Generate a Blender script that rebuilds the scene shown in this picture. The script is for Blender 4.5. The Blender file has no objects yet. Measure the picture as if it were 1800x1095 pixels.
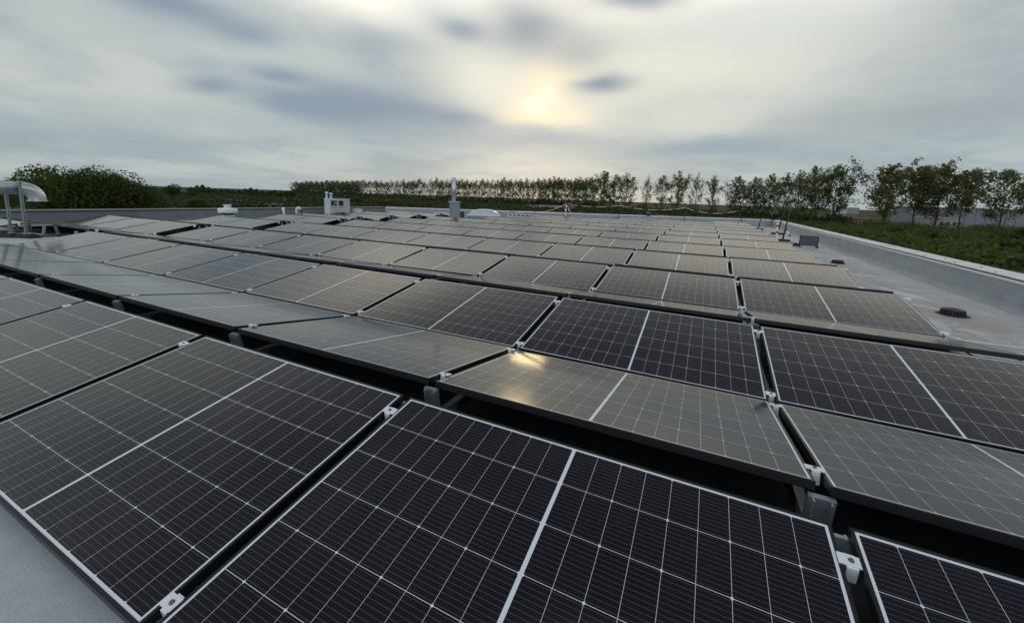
import bpy, bmesh, math, random
from mathutils import Vector, Matrix
S = bpy.context.scene
COL = S.collection
rad = math.radians
random.seed(7)

# ------------------------------------------------------------------ camera
YAW, PITCH, ROLL = -.4398, -.1433, .0335
FPX = 712.85                                    # focal length in photo pixels (1800 wide)
CAM = Vector((-.478, -1.618, 1.284))
ca, sa, cb, sb = math.cos(YAW), math.sin(YAW), math.cos(PITCH), math.sin(PITCH)
cr, sr = math.cos(ROLL), math.sin(ROLL)
FW = Vector((sa*cb, ca*cb, sb)); RT = Vector((ca, -sa, 0)); UP = RT.cross(FW)
R_ = RT*cr + UP*sr; U_ = UP*cr - RT*sr
cd = bpy.data.cameras.new('camera'); cam = bpy.data.objects.new('camera', cd); COL.objects.link(cam)
cd.sensor_fit = 'HORIZONTAL'; cd.sensor_width = 36; cd.lens = FPX/1800*36
cd.shift_y = -97/1800; cd.clip_start = .05; cd.clip_end = 12000
M4 = Matrix((R_, U_, -FW)).transposed().to_4x4(); M4.translation = CAM
cam.matrix_world = M4
S.camera = cam

# ------------------------------------------------------------------ light and sky
S.view_settings.view_transform = 'Standard'; S.view_settings.look = 'None'
S.view_settings.exposure = 0.1; S.view_settings.gamma = 1.0
SUN_AZ, SUN_EL = -21.3, 13.0
sunv = Vector((math.sin(rad(SUN_AZ))*math.cos(rad(SUN_EL)), math.cos(rad(SUN_AZ))*math.cos(rad(SUN_EL)), math.sin(rad(SUN_EL))))
ld = bpy.data.lights.new('sun', 'SUN'); ld.energy = 0.06; ld.angle = rad(5); ld.color = (1, .76, .42)
lo = bpy.data.objects.new('sun', ld); COL.objects.link(lo)
lo.rotation_mode = 'QUATERNION'; lo.rotation_quaternion = sunv.to_track_quat('Z', 'Y'); lo.location = (0, 60, 40)

class NT:
    """tiny helper for node trees"""
    def __init__(s, tree): s.t = tree; s.n = tree.nodes; s.l = tree.links
    def node(s, typ, **kw):
        n = s.n.new(typ)
        for k, v in kw.items(): setattr(n, k, v)
        return n
    def put(s, sock, v):
        if isinstance(v, bpy.types.NodeSocket): s.l.new(v, sock)
        elif isinstance(v, (tuple, list)) and sock.type == 'RGBA' and len(v) == 3: sock.default_value = (*v, 1)
        else: sock.default_value = v
    def m(s, op, a, b=0.0, c=0.0, clamp=False):
        n = s.node('ShaderNodeMath', operation=op, use_clamp=clamp)
        s.put(n.inputs[0], a); s.put(n.inputs[1], b); s.put(n.inputs[2], c)
        return n.outputs[0]
    def vm(s, op, a, b=(0, 0, 0), out=0):
        n = s.node('ShaderNodeVectorMath', operation=op)
        s.put(n.inputs[0], a); s.put(n.inputs[1], b)
        return n.outputs['Value'] if op in ('DOT_PRODUCT', 'LENGTH') else n.outputs[0]
    def mix(s, f, a, b):
        n = s.node('ShaderNodeMix', data_type='RGBA')
        s.put(n.inputs[0], f); s.put(n.inputs[6], a); s.put(n.inputs[7], b)
        return n.outputs[2]
    def noise(s, vec, scale, detail=3.0, rough=.5, dim='3D'):
        n = s.node('ShaderNodeTexNoise', noise_dimensions=dim)
        if vec is not None: s.put(n.inputs['Vector'], vec)
        n.inputs['Scale'].default_value = scale; n.inputs['Detail'].default_value = detail; n.inputs['Roughness'].default_value = rough
        return n
    def ramp(s, f, lo, hi):
        n = s.node('ShaderNodeMapRange', interpolation_type='SMOOTHSTEP')
        s.put(n.inputs[0], f); n.inputs[1].default_value = lo; n.inputs[2].default_value = hi
        return n.outputs[0]
    def comb(s, x, y, z=0.0):
        n = s.node('ShaderNodeCombineXYZ')
        for i, v in enumerate((x, y, z)): s.put(n.inputs[i], v)
        return n.outputs[0]
    def sep(s, v):
        n = s.node('ShaderNodeSeparateXYZ'); s.put(n.inputs[0], v); return n.outputs

W = bpy.data.worlds.new('World'); S.world = W; W.use_nodes = True
w = NT(W.node_tree); w.n.clear()
wo = w.node('ShaderNodeOutputWorld'); bg = w.node('ShaderNodeBackground'); bg.inputs['Strength'].default_value = 0.1
w.l.new(bg.outputs[0], wo.inputs[0])
sky = w.node('ShaderNodeTexSky', sky_type='NISHITA'); sky.sun_disc = False
sky.sun_elevation = rad(SUN_EL); sky.sun_rotation = rad(SUN_AZ)
tc = w.node('ShaderNodeTexCoord')
D = w.vm('NORMALIZE', tc.outputs['Generated'])
dx, dy, dz = w.sep(D)
az = w.m('MULTIPLY', w.m('ARCTAN2', dx, dy), 57.29578)
el = w.m('MULTIPLY', w.m('ARCSINE', dz), 57.29578)
# cloud layer: coordinates on a flat deck, so clouds flatten towards the horizon
h = w.m('ADD', w.m('MAXIMUM', dz, 0.0), .13)
deck = w.comb(w.m('DIVIDE', dx, h), w.m('DIVIDE', dy, h))
warp = w.noise(deck, .9, 3.0, .5)
wx, wy_, wz = w.sep(warp.outputs['Color'])
ang = w.comb(w.m('ADD', az, w.m('MULTIPLY', w.m('SUBTRACT', wx, .5), 11.0)), w.m('ADD', el, w.m('MULTIPLY', w.m('SUBTRACT', wy_, .5), 4.5)))
n1 = w.noise(deck, .55, 4.0, .5).outputs['Fac']
cover = w.ramp(n1, .36, .66)
up = w.ramp(el, 0.0, 26.0)
base = w.mix(up, (.315, .385, .42), (.51, .55, .54))
n2 = w.noise(deck, 1.7, 5.0, .55).outputs['Fac']
base = w.mix(w.m('MULTIPLY', cover, .40), base, (.64, .66, .615))
base = w.mix(w.m('MULTIPLY', w.ramp(n2, .46, .66), .5), base, (.27, .345, .415))
far = w.ramp(el, 25.0, 42.0)
base = w.mix(w.m('MULTIPLY', w.m('SUBTRACT', 1.0, cover), .14), base, (.25, .29, .34))
# sky mostly unseen, shaped for its light: dark overhead, bright above sun and behind
base = w.mix(w.m('MULTIPLY', far, w.m('SUBTRACT', .92, w.m('MULTIPLY', cover, .25))), base, (.105, .108, .145))
base = w.mix(w.ramp(el, 66.0, 76.0), base, (1.0, 1.05, 1.08))  # unseen bright zenith added to light the roof
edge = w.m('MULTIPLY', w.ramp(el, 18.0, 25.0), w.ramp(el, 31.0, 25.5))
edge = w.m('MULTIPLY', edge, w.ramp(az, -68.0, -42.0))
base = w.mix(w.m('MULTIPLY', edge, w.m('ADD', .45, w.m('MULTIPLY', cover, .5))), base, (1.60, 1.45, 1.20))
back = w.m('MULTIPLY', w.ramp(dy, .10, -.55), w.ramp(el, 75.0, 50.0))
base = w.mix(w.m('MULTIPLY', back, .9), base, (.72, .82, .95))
def blob(col, a, e, sa_, se, amp):
    global base
    d = w.vm('MULTIPLY', w.vm('SUBTRACT', ang, (a, e, 0)), (1/sa_, 1/se, 0))
    f = w.m('POWER', 2.71828, w.m('MULTIPLY', w.vm('DOT_PRODUCT', d, d), -1.0))
    base = w.mix(w.m('MULTIPLY', f, amp), base, col)
CREAM, WHITE, DARK, GOLD, BLUE = (.78, .77, .655), (.70, .73, .71), (.20, .265, .35), (.98, .82, .55), (.25, .325, .40)
blob(CREAM, -29.1, 16.5, 8, 4.2, .9); blob(CREAM, -4.3, 16.5, 17, 5.5, .9); blob(WHITE, -36.6, 22.2, 7, 2.4, .7)
blob(WHITE, 4.4, 20.5, 12, 3.2, .7); blob(CREAM, -68, 9.5, 10, 3.5, .25); blob(CREAM, 2, 10.0, 9, 2.0, .35)
blob(CREAM, -21.3, 13.6, 8.5, 6.0, .75); blob(GOLD, -21.4, 14.6, 3.2, 3.4, .75); blob(GOLD, -21.0, 11.2, 5.5, 1.1, .9)
blob((1.10, 1.02, .82), -21.3, 13.1, 1.5, 1.6, .6)
blob(DARK, -43.7, 10.9, 8.5, 2.3, .85); blob(DARK, -33.5, 10.2, 7.0, 1.4, .8); blob(DARK, -15.0, 14.4, 3.6, 1.2, 1.0)
blob(BLUE, -21.1, 8.2, 9.5, 1.5, .85); blob(BLUE, -.8, 6.6, 8.5, 1.6, .75); blob(DARK, -53.9, 12.7, 4.0, 1.1, .75)
blob(DARK, -61.1, 10.5, 4.0, 1.0, .75); blob(DARK, -51.6, 9.9, 5.0, 1.1, .6); blob(DARK, -34.4, 20.3, 4.2, 1.3, .75)
blob(DARK, -64.0, 18.0, 7.5, 1.7, .8); blob(DARK, -57.5, 16.6, 4.2, 1.3, .65); blob(DARK, -45.0, 17.2, 4.2, 1.8, .45)
blob(DARK, -25.0, 21.3, 5.5, 3.2, .8); blob(DARK, -10.3, 24.0, 6.5, 1.2, .8); blob(DARK, -18.0, 18.4, 4.5, 2.4, .45)
blob((.33, .35, .37), 18.0, 9.8, 12, 1.6, .5); blob((.33, .34, .35), 26.0, 17, 9, 4.0, .35)
# the cloud deck hides nearly all of the clear sky; strength 0.1 x 10 keeps the deck's own brightness
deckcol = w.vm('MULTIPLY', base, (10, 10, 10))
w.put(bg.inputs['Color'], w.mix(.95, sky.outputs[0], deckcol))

# ------------------------------------------------------------------ materials
MATS = {}
def mat(name, col=(.5, .5, .5), rough=.6, metal=0.0, spec=.5, var=0.0, vscale=6.0, bump=0.0, bscale=40.0, objvar=0.0):
    if name in MATS: return MATS[name]
    m = bpy.data.materials.new(name); m.use_nodes = True
    t = NT(m.node_tree); b = t.n['Principled BSDF']
    b.inputs['Roughness'].default_value = rough; b.inputs['Metallic'].default_value = metal
    b.inputs['Specular IOR Level'].default_value = spec
    c = col
    co = t.node('ShaderNodeTexCoord')
    if var:
        nz = t.noise(co.outputs['Object'], vscale, 5.0, .6).outputs['Fac']
        c = t.mix(t.ramp(nz, .3, .7), tuple(x*(1-var) for x in col), tuple(min(1, x*(1+var)) for x in col))
    if objvar:
        oi = t.node('ShaderNodeObjectInfo')
        c = t.mix(t.m('MULTIPLY', oi.outputs['Random'], objvar), c if not isinstance(c, tuple) else (*c, 1), (col[0]*2.0, col[1]*1.7, col[2]*1.2))
    t.put(b.inputs['Base Color'], c)
    if bump:
        bn = t.node('ShaderNodeBump'); bn.inputs['Strength'].default_value = bump; bn.inputs['Distance'].default_value = .01
        t.put(bn.inputs['Height'], t.noise(co.outputs['Object'], bscale, 4.0, .6).outputs['Fac'])
        t.l.new(bn.outputs[0], b.inputs['Normal'])
    MATS[name] = m
    return m

PL, PW, FR, MG = 1.700, 1.100, .011, .0195       # panel length, width, frame lip, edge of the cell field
def make_cell_material():
    m = bpy.data.materials.new('solar cells under glass'); m.use_nodes = True
    t = NT(m.node_tree); b = t.n['Principled BSDF']
    uv = t.node('ShaderNodeUVMap').outputs[0]
    x, y, _ = t.sep(uv)
    oi = t.node('ShaderNodeObjectInfo')
    half = (PL-2*MG-.013)/2; cu = half/9; cv = (PW-2*MG)/6
    ux = t.m('SUBTRACT', x, PL/2)
    uu = t.m('SUBTRACT', t.m('ABSOLUTE', ux), .0065)          # from the centre strip outwards
    vv = t.m('SUBTRACT', y, MG)
    fu = t.m('DIVIDE', uu, cu); fv = t.m('DIVIDE', vv, cv)
    du = t.m('MULTIPLY', t.m('ABSOLUTE', t.m('SUBTRACT', fu, t.m('ROUND', fu))), cu)
    dv = t.m('MULTIPLY', t.m('ABSOLUTE', t.m('SUBTRACT', fv, t.m('ROUND', fv))), cv)
    lineu = t.m('LESS_THAN', du, .00055); linev = t.m('LESS_THAN', dv, .0008)
    # outside of the cell field: white back sheet (margin and centre strip)
    outu = t.m('MAXIMUM', t.m('LESS_THAN', uu, 0.0), t.m('GREATER_THAN', uu, half))
    outv = t.m('MAXIMUM', t.m('LESS_THAN', vv, 0.0), t.m('GREATER_THAN', vv, cv*6))
    out = t.m('MAXIMUM', outu, outv)
    # cut cell corners: small diamonds on every second cross line
    f2 = t.m('DIVIDE', uu, cu*2)
    d2 = t.m('MULTIPLY', t.m('ABSOLUTE', t.m('SUBTRACT', f2, t.m('ROUND', f2))), cu*2)
    dia = t.m('LESS_THAN', t.m('ADD', d2, dv), .0058)
    grid = t.m('MAXIMUM', t.m('MAXIMUM', lineu, linev), t.m('MAXIMUM', out, dia))
    # thin bus wires along the length of the panel
    bw = t.m('DIVIDE', vv, cv/11)
    db = t.m('MULTIPLY', t.m('ABSOLUTE', t.m('SUBTRACT', t.m('FRACT', bw), .5)), cv/11)
    wires = t.m('MULTIPLY', t.m('LESS_THAN', db, .00055), .22)
    # each cell its own tint
    cell = t.comb(t.m('FLOOR', t.m('ADD', t.m('DIVIDE', x, cu*2), .31)), t.m('FLOOR', fv), t.m('MULTIPLY', oi.outputs['Random'], 50.0))
    wn = t.node('ShaderNodeTexWhiteNoise', noise_dimensions='3D'); t.put(wn.inputs['Vector'], cell)
    pn = t.node('ShaderNodeTexWhiteNoise', noise_dimensions='1D'); t.put(pn.inputs['W'], oi.outputs['Random'])
    c = t.mix(wn.outputs['Value'], (.0014, .0020, .0068), (.0034, .0036, .0072))
    c = t.mix(t.m('MULTIPLY', pn.outputs['Value'], .8), c, (.0060, .0030, .0048))
    c = t.mix(wires, c, (.42, .44, .47))
    c = t.mix(grid, c, (.74, .78, .80))
    # a film of dust, thicker along the lower edge, and dried water marks
    co = t.comb(x, y, t.m('MULTIPLY', oi.outputs['Random'], 31.0))
    d1 = t.noise(co, 2.2, 5.0, .62).outputs['Fac']; dd = t.noise(co, 34.0, 3.0, .6).outputs['Fac']
    spot = t.noise(co, 5.0, 2.0, .5).outputs['Fac']
    low = t.ramp(y, .16, .0)
    # dust lies thin, so it covers more of the glass the flatter one looks along it
    g = t.node('ShaderNodeNewGeometry')
    cosv = t.m('MAXIMUM', t.vm('DOT_PRODUCT', g.outputs['Normal'], g.outputs['Incoming']), .03)
    thick = t.m('ADD', t.m('ADD', .0018, t.m('MULTIPLY', t.ramp(d1, .42, .80), .008)), t.m('MULTIPLY', low, .004))
    dust = t.m('SUBTRACT', 1.0, t.m('POWER', 2.71828, t.m('DIVIDE', thick, t.m('MULTIPLY', cosv, -1.0))))
    smudge = t.m('MULTIPLY', t.m('MULTIPLY', t.ramp(spot, .67, .76), t.ramp(dd, .48, .72)), .12)
    dust = t.m('ADD', dust, smudge)
    c = t.mix(dust, c, (.55, .50, .43))
    vo = t.node('ShaderNodeTexVoronoi', voronoi_dimensions='3D'); t.put(vo.inputs['Vector'], t.vm('ADD', co, t.vm('MULTIPLY', t.noise(co, 30.0, 2.0).outputs['Color'], (.012, .018, 0)))); vo.inputs['Scale'].default_value = 1.6
    vr, vg, _v = t.sep(vo.outputs['Color'])
    drop = t.m('MULTIPLY', t.m('LESS_THAN', vo.outputs['Distance'], t.m('MULTIPLY', vg, .022)), t.m('GREATER_THAN', vr, .72))
    c = t.mix(t.m('MULTIPLY', drop, .75), c, (.62, .61, .56))
    t.put(b.inputs['Base Color'], c)
    r = t.m('ADD', .095, t.m('MULTIPLY', d1, .06)); r = t.m('ADD', r, t.m('MULTIPLY', smudge, 1.2))
    t.put(b.inputs['Roughness'], r)
    b.inputs['IOR'].default_value = 1.48
    return m
CELLS = make_cell_material()

# ------------------------------------------------------------------ mesh helpers
class MB:
    """collects shapes, then links them as ONE mesh object"""
    def __init__(s): s.v = []; s.f = []; s.uv = None
    def add(s, vs, fs):
        o = len(s.v); s.v += [tuple(p) for p in vs]; s.f += [tuple(i+o for i in f) for f in fs]; return s
    def box(s, x0, x1, y0, y1, z0, z1, M=None):
        vs = [Vector(p) for p in ((x0,y0,z0),(x1,y0,z0),(x1,y1,z0),(x0,y1,z0),(x0,y0,z1),(x1,y0,z1),(x1,y1,z1),(x0,y1,z1))]
        if M: vs = [M @ p for p in vs]
        return s.add(vs, [(0,3,2,1),(4,5,6,7),(0,1,5,4),(1,2,6,5),(2,3,7,6),(3,0,4,7)])
    def bar(s, a, b, wd, th=None, up=Vector((0, 0, 1))):
        a, b = Vector(a), Vector(b); d = b-a; L = d.length; d.normalize(); th = th or wd
        sx = d.cross(up)
        sx = sx.normalized() if sx.length > 1e-4 else Vector((1, 0, 0))
        sy = sx.cross(d)
        M = Matrix((sx, d, sy)).transposed().to_4x4(); M.translation = a
        return s.box(-wd/2, wd/2, 0, L, -th/2, th/2, M)
    def tube(s, pts, rs, n=10, cap=True):
        pts = [Vector(p) for p in pts]
        if not hasattr(rs, '__len__'): rs = [rs]*len(pts)
        rings = []; prev = None
        for i, p in enumerate(pts):
            d = (pts[min(i+1, len(pts)-1)]-pts[max(i-1, 0)]).normalized()
            if prev is None:
                a = d.cross(Vector((0, 0, 1)))
                if a.length < .05: a = d.cross(Vector((1, 0, 0)))
            else: a = prev - d*prev.dot(d)
            a.normalize(); prev = a; b_ = d.cross(a)
            rings.append([p+(a*math.cos(2*math.pi*k/n)+b_*math.sin(2*math.pi*k/n))*rs[i] for k in range(n)])
        vs = [q for r in rings for q in r]; fs = []
        for i in range(len(pts)-1):
            for k in range(n):
                fs.append((i*n+k, i*n+(k+1) % n, (i+1)*n+(k+1) % n, (i+1)*n+k))
        if cap: fs += [tuple(reversed(range(n))), tuple((len(pts)-1)*n+k for k in range(n))]
        return s.add(vs, fs)
    def lathe(s, prof, c=(0, 0, 0), n=24):
        c = Vector(c)
        vs = [c+Vector((r*math.cos(2*math.pi*k/n), r*math.sin(2*math.pi*k/n), z)) for r, z in prof for k in range(n)]
        fs = [(i*n+k, i*n+(k+1) % n, (i+1)*n+(k+1) % n, (i+1)*n+k) for i in range(len(prof)-1) for k in range(n)]
        return s.add(vs, fs)
    def mesh(s, name, m, smooth=False):
        me = bpy.data.meshes.new(name); me.from_pydata(s.v, [], s.f); me.update()
        if m: me.materials.append(m)
        if smooth: me.polygons.foreach_set('use_smooth', [True]*len(me.polygons))
        return me
    def build(s, name, m, parent=None, smooth=False):
        return link(name, s.mesh(name, m, smooth), parent)
def link(name, me, parent=None):
    o = bpy.data.objects.new(name, me); COL.objects.link(o)
    if parent: o.parent = parent
    return o
def tag(o, label=None, cat=None, group=None, kind=None):
    if label: o['label'] = label
    if cat: o['category'] = cat
    if group: o['group'] = group
    if kind: o['kind'] = kind
    return o
def thing(name, label, cat, loc=(0, 0, 0), rz=0.0, group=None):
    o = bpy.data.objects.new(name, None); COL.objects.link(o)
    o.location = loc; o.rotation_euler = (0, 0, rz); o.empty_display_size = .2
    return tag(o, label, cat, group)
def bevel(o, wd=.004, seg=2):
    md = o.modifiers.new('bevel', 'BEVEL'); md.width = wd; md.segments = seg; md.limit_method = 'ANGLE'
    return o
ORD = 'first second third fourth fifth sixth seventh eighth ninth tenth eleventh twelfth thirteenth fourteenth fifteenth sixteenth seventeenth eighteenth nineteenth twentieth'.split()

# ------------------------------------------------------------------ the setting
GZ = -7.0
XR, XL, YN = 3.35, -18.6, -7.0
def wally(x): return 28.6 + .483*(x-XR)
WH = .41
def make_roof_material():
    m = bpy.data.materials.new('grey bitumen roof membrane'); m.use_nodes = True
    t = NT(m.node_tree); b = t.n['Principled BSDF']
    P = t.node('ShaderNodeNewGeometry').outputs['Position']
    x, y, z = t.sep(P)
    n1 = t.noise(P, 1.1, 6.0, .62).outputs['Fac']; n2 = t.noise(P, 5.5, 5.0, .65).outputs['Fac']; n3 = t.noise(P, 160.0, 2.0, .7).outputs['Fac']
    c = t.mix(t.ramp(n2, .3, .7), (.46, .48, .49), (.56, .575, .575))
    c = t.mix(t.m('MULTIPLY', t.ramp(n3, .35, .75), .5), c, (.33, .345, .355))
    # brown silt left where rain water stands and dries along the edge of the array
    edge = t.m('MULTIPLY', t.ramp(x, 1.3, 1.8), t.ramp(x, 3.3, 2.4))
    ys = t.noise(t.comb(t.m('MULTIPLY', x, .9), t.m('MULTIPLY', y, .55)), 1.5, 6.0, .68).outputs['Fac']
    st = t.m('MULTIPLY', t.ramp(ys, .43, .58), edge)
    c = t.mix(t.m('MULTIPLY', st, .75), c, (.30, .25, .185))
    rim = t.m('MULTIPLY', t.m('SUBTRACT', 1.0, t.m('MULTIPLY', t.m('ABSOLUTE', t.m('SUBTRACT', ys, .47)), 26.0), clamp=True), edge)
    c = t.mix(t.m('MULTIPLY', rim, .5), c, (.15, .12, .085))
    pale = t.m('MULTIPLY', t.ramp(n1, .52, .7), t.ramp(x, 1.0, 2.0))
    c = t.mix(t.m('MULTIPLY', pale, .6), c, (.68, .70, .70))
    # lap joints between the sheets
    lap = t.m('LESS_THAN', t.m('ABSOLUTE', t.m('SUBTRACT', t.m('FRACT', t.m('ADD', t.m('DIVIDE', y, 2.9), t.m('MULTIPLY', n2, .012))), .5)), .0026)
    c = t.mix(t.m('MULTIPLY', lap, .6), c, (.16, .17, .175))
    t.put(b.inputs['Base Color'], c)
    t.put(b.inputs['Roughness'], t.m('ADD', .42, t.m('MULTIPLY', n2, .35)))
    bn = t.node('ShaderNodeBump'); bn.inputs['Strength'].default_value = .35; bn.inputs['Distance'].default_value = .004
    t.put(bn.inputs['Height'], t.m('ADD', n3, t.m('MULTIPLY', lap, 1.5))); t.l.new(bn.outputs[0], b.inputs['Normal'])
    return m
ROOF = make_roof_material()
rb = MB(); rb.add([(XL, YN, 0), (XR, YN, 0), (XR, wally(XR), 0), (XL, wally(XL), 0)], [(0, 1, 2, 3)])
roof = tag(rb.build('roof', ROOF), kind='structure')

GAP_SHADE = mat('black gap shade', (.013, .016, .018), .9, var=.25, vscale=8, bump=.2)  # black sheet added on the roof, standing in for shade under the panels
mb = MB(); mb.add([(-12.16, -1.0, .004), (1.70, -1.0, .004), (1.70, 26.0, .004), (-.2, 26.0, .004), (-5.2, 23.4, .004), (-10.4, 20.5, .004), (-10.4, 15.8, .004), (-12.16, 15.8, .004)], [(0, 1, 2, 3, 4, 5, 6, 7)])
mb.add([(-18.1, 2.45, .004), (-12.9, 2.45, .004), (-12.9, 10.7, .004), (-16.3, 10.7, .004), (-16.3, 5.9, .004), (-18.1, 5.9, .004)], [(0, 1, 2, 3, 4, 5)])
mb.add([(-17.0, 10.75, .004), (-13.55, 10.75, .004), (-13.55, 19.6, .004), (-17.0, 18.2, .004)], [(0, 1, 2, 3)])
tag(mb.build('gap_shade_sheet', GAP_SHADE), kind='structure')
def make_ground_material():
    m = bpy.data.materials.new('rough grass and scrub ground'); m.use_nodes = True
    t = NT(m.node_tree); b = t.n['Principled BSDF']; b.inputs['Roughness'].default_value = .95; b.inputs['Specular IOR Level'].default_value = .1
    P = t.node('ShaderNodeNewGeometry').outputs['Position']
    n1 = t.noise(P, .02, 6.0, .65).outputs['Fac']; n2 = t.noise(P, .3, 5.0, .7).outputs['Fac']
    c = t.mix(t.ramp(n1, .4, .6), (.020, .030, .008), (.042, .052, .015))
    c = t.mix(t.m('MULTIPLY', t.ramp(n2, .5, .7), .6), c, (.018, .026, .008))
    c = t.mix(t.m('MULTIPLY', t.ramp(t.noise(P, .045, 5.0, .6).outputs['Fac'], .52, .62), .7), c, (.24, .21, .17))
    t.put(b.inputs['Base Color'], c); return m
gb = MB(); gb.add([(-9000, -3000, GZ), (9000, -3000, GZ), (9000, 9000, GZ), (-9000, 9000, GZ)], [(0, 1, 2, 3)])
tag(gb.build('ground', make_ground_material()), kind='structure')

# parapets -----------------------------------------------------------
MEMB = mat('grey parapet membrane', (.31, .335, .352), .55, var=.12, vscale=2.2, bump=.25, bscale=120)
COPE = mat('pale metal coping', (.68, .69, .685), .42, .35, var=.08, vscale=4)
TRIM = mat('white edge trim', (.72, .73, .72), .45, .1)
DARKM = mat('black shadow joint', (.02, .02, .022), .7)
STEEL = mat('screw steel', (.10, .10, .10), .5, .6)
FACADE = mat('facade panels', (.30, .31, .32), .6)
WELD = mat('pale welded seam', (.44, .45, .45), .5, var=.1)
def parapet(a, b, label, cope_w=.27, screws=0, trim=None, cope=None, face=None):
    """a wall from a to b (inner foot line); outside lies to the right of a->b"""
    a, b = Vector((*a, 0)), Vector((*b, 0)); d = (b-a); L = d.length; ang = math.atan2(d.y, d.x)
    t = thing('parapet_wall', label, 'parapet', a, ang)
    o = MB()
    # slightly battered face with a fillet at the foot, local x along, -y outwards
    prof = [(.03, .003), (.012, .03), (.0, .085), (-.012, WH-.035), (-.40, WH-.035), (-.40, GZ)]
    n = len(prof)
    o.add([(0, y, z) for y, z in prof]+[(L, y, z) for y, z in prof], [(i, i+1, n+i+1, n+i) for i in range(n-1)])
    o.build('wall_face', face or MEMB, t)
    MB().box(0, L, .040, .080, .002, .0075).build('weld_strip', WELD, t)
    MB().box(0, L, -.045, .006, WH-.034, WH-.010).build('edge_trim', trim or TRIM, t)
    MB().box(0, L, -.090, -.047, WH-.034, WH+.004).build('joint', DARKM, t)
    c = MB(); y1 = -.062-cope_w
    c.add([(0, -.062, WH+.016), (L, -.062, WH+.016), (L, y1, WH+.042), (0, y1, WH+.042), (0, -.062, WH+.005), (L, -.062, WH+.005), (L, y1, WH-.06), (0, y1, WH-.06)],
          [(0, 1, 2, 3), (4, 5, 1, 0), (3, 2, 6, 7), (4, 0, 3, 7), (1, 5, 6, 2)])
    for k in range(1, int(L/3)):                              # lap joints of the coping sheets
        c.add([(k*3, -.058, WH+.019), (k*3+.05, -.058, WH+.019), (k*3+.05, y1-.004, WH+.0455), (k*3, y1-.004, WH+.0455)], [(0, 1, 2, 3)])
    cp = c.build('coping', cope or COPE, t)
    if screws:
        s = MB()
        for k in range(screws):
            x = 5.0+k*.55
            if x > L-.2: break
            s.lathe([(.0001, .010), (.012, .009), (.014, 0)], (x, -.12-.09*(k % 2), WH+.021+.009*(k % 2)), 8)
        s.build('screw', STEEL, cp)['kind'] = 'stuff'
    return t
parapet((XR, YN), (XR, wally(XR)), 'grey parapet along the right edge of the roof, with screwed pale coping', screws=60)
parapet((XR, wally(XR)), (XL, wally(XL)), 'grey parapet across the far end of the roof behind the panels', cope_w=.2)
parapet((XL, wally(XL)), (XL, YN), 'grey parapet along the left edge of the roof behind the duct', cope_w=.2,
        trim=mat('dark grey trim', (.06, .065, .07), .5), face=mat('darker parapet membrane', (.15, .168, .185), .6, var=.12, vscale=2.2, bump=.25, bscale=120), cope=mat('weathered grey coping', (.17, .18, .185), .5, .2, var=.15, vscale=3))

# ------------------------------------------------------------------ solar array
P, RG, HR, ZV, PX = 2.397, .2095, .185, .10, 1.745
RUN = P/2-RG/2-.012
TILT = math.atan2(HR, RUN); SL = math.hypot(RUN, HR)
FRAME = mat('black anodised frame', (.012, .012, .013), .38, .3, spec=.5)
ALU = mat('bare aluminium', (.62, .64, .66), .35, .75, var=.06, vscale=20)
ALUD = mat('dull galvanised steel', (.33, .36, .38), .45, .6, var=.12, vscale=14)
LABELM = mat('white clamp cap', (.80, .82, .84), .4, .1)
BOLT = mat('steel bolt', (.16, .17, .19), .35, .8)
RUB = mat('black rubber', (.016, .016, .017), .8, var=.2, vscale=9)
def frame_mesh():
    o = MB(); t = .035; x, y = PL/2, PW/2
    o.box(-x, x, -y, -y+FR, -t, 0); o.box(-x, x, y-FR, y, -t, 0)
    o.box(-x, -x+FR, -y+FR, y-FR, -t, -.0004); o.box(x-FR, x, -y+FR, y-FR, -t, -.0004)
    return o.mesh('frame', FRAME)
def glass_mesh():
    o = MB(); x, y = PL/2-FR+.0005, PW/2-FR+.0005
    o.add([(-x, -y, -.0016), (x, -y, -.0016), (x, y, -.0016), (-x, y, -.0016)], [(0, 1, 2, 3)])
    o.add([(-x, -y, -.008), (x, -y, -.008), (x, y, -.008), (-x, y, -.008)], [(3, 2, 1, 0)])
    me = o.mesh('cell_sheet', CELLS)
    ul = me.uv_layers.new(name='UVMap')
    for lp in me.loops:
        v = me.vertices[lp.vertex_index].co; ul.data[lp.index].uv = (v.x+PL/2, v.y+PW/2)
    return me
def clamp_mesh(sx):
    g = PX-PL; o = MB()
    x0 = sx*PL/2; c = sx*(PL/2+g/2)
    o.box(c-g/2-.010, c+g/2+.010, -.018, .018, .001, .0055)
    o.box(c-.014, c+.014, -.024, .024, -.05, .001)
    return o.mesh('clamp', LABELM)
def bolt_mesh(sx):
    c = sx*(PL/2+(PX-PL)/2)
    return MB().lathe([(.0001, .0115), (.005, .011), (.0065, .009), (.0065, .0056), (.0095, .0054), (.0095, .0046)], (c, 0, 0), 12).mesh('bolt', BOLT)
ME_F, ME_G = frame_mesh(), glass_mesh()
ME_C = {s: clamp_mesh(s) for s in (1, -1)}; ME_B = {s: bolt_mesh(s) for s in (1, -1)}
proto_n = 0
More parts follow.
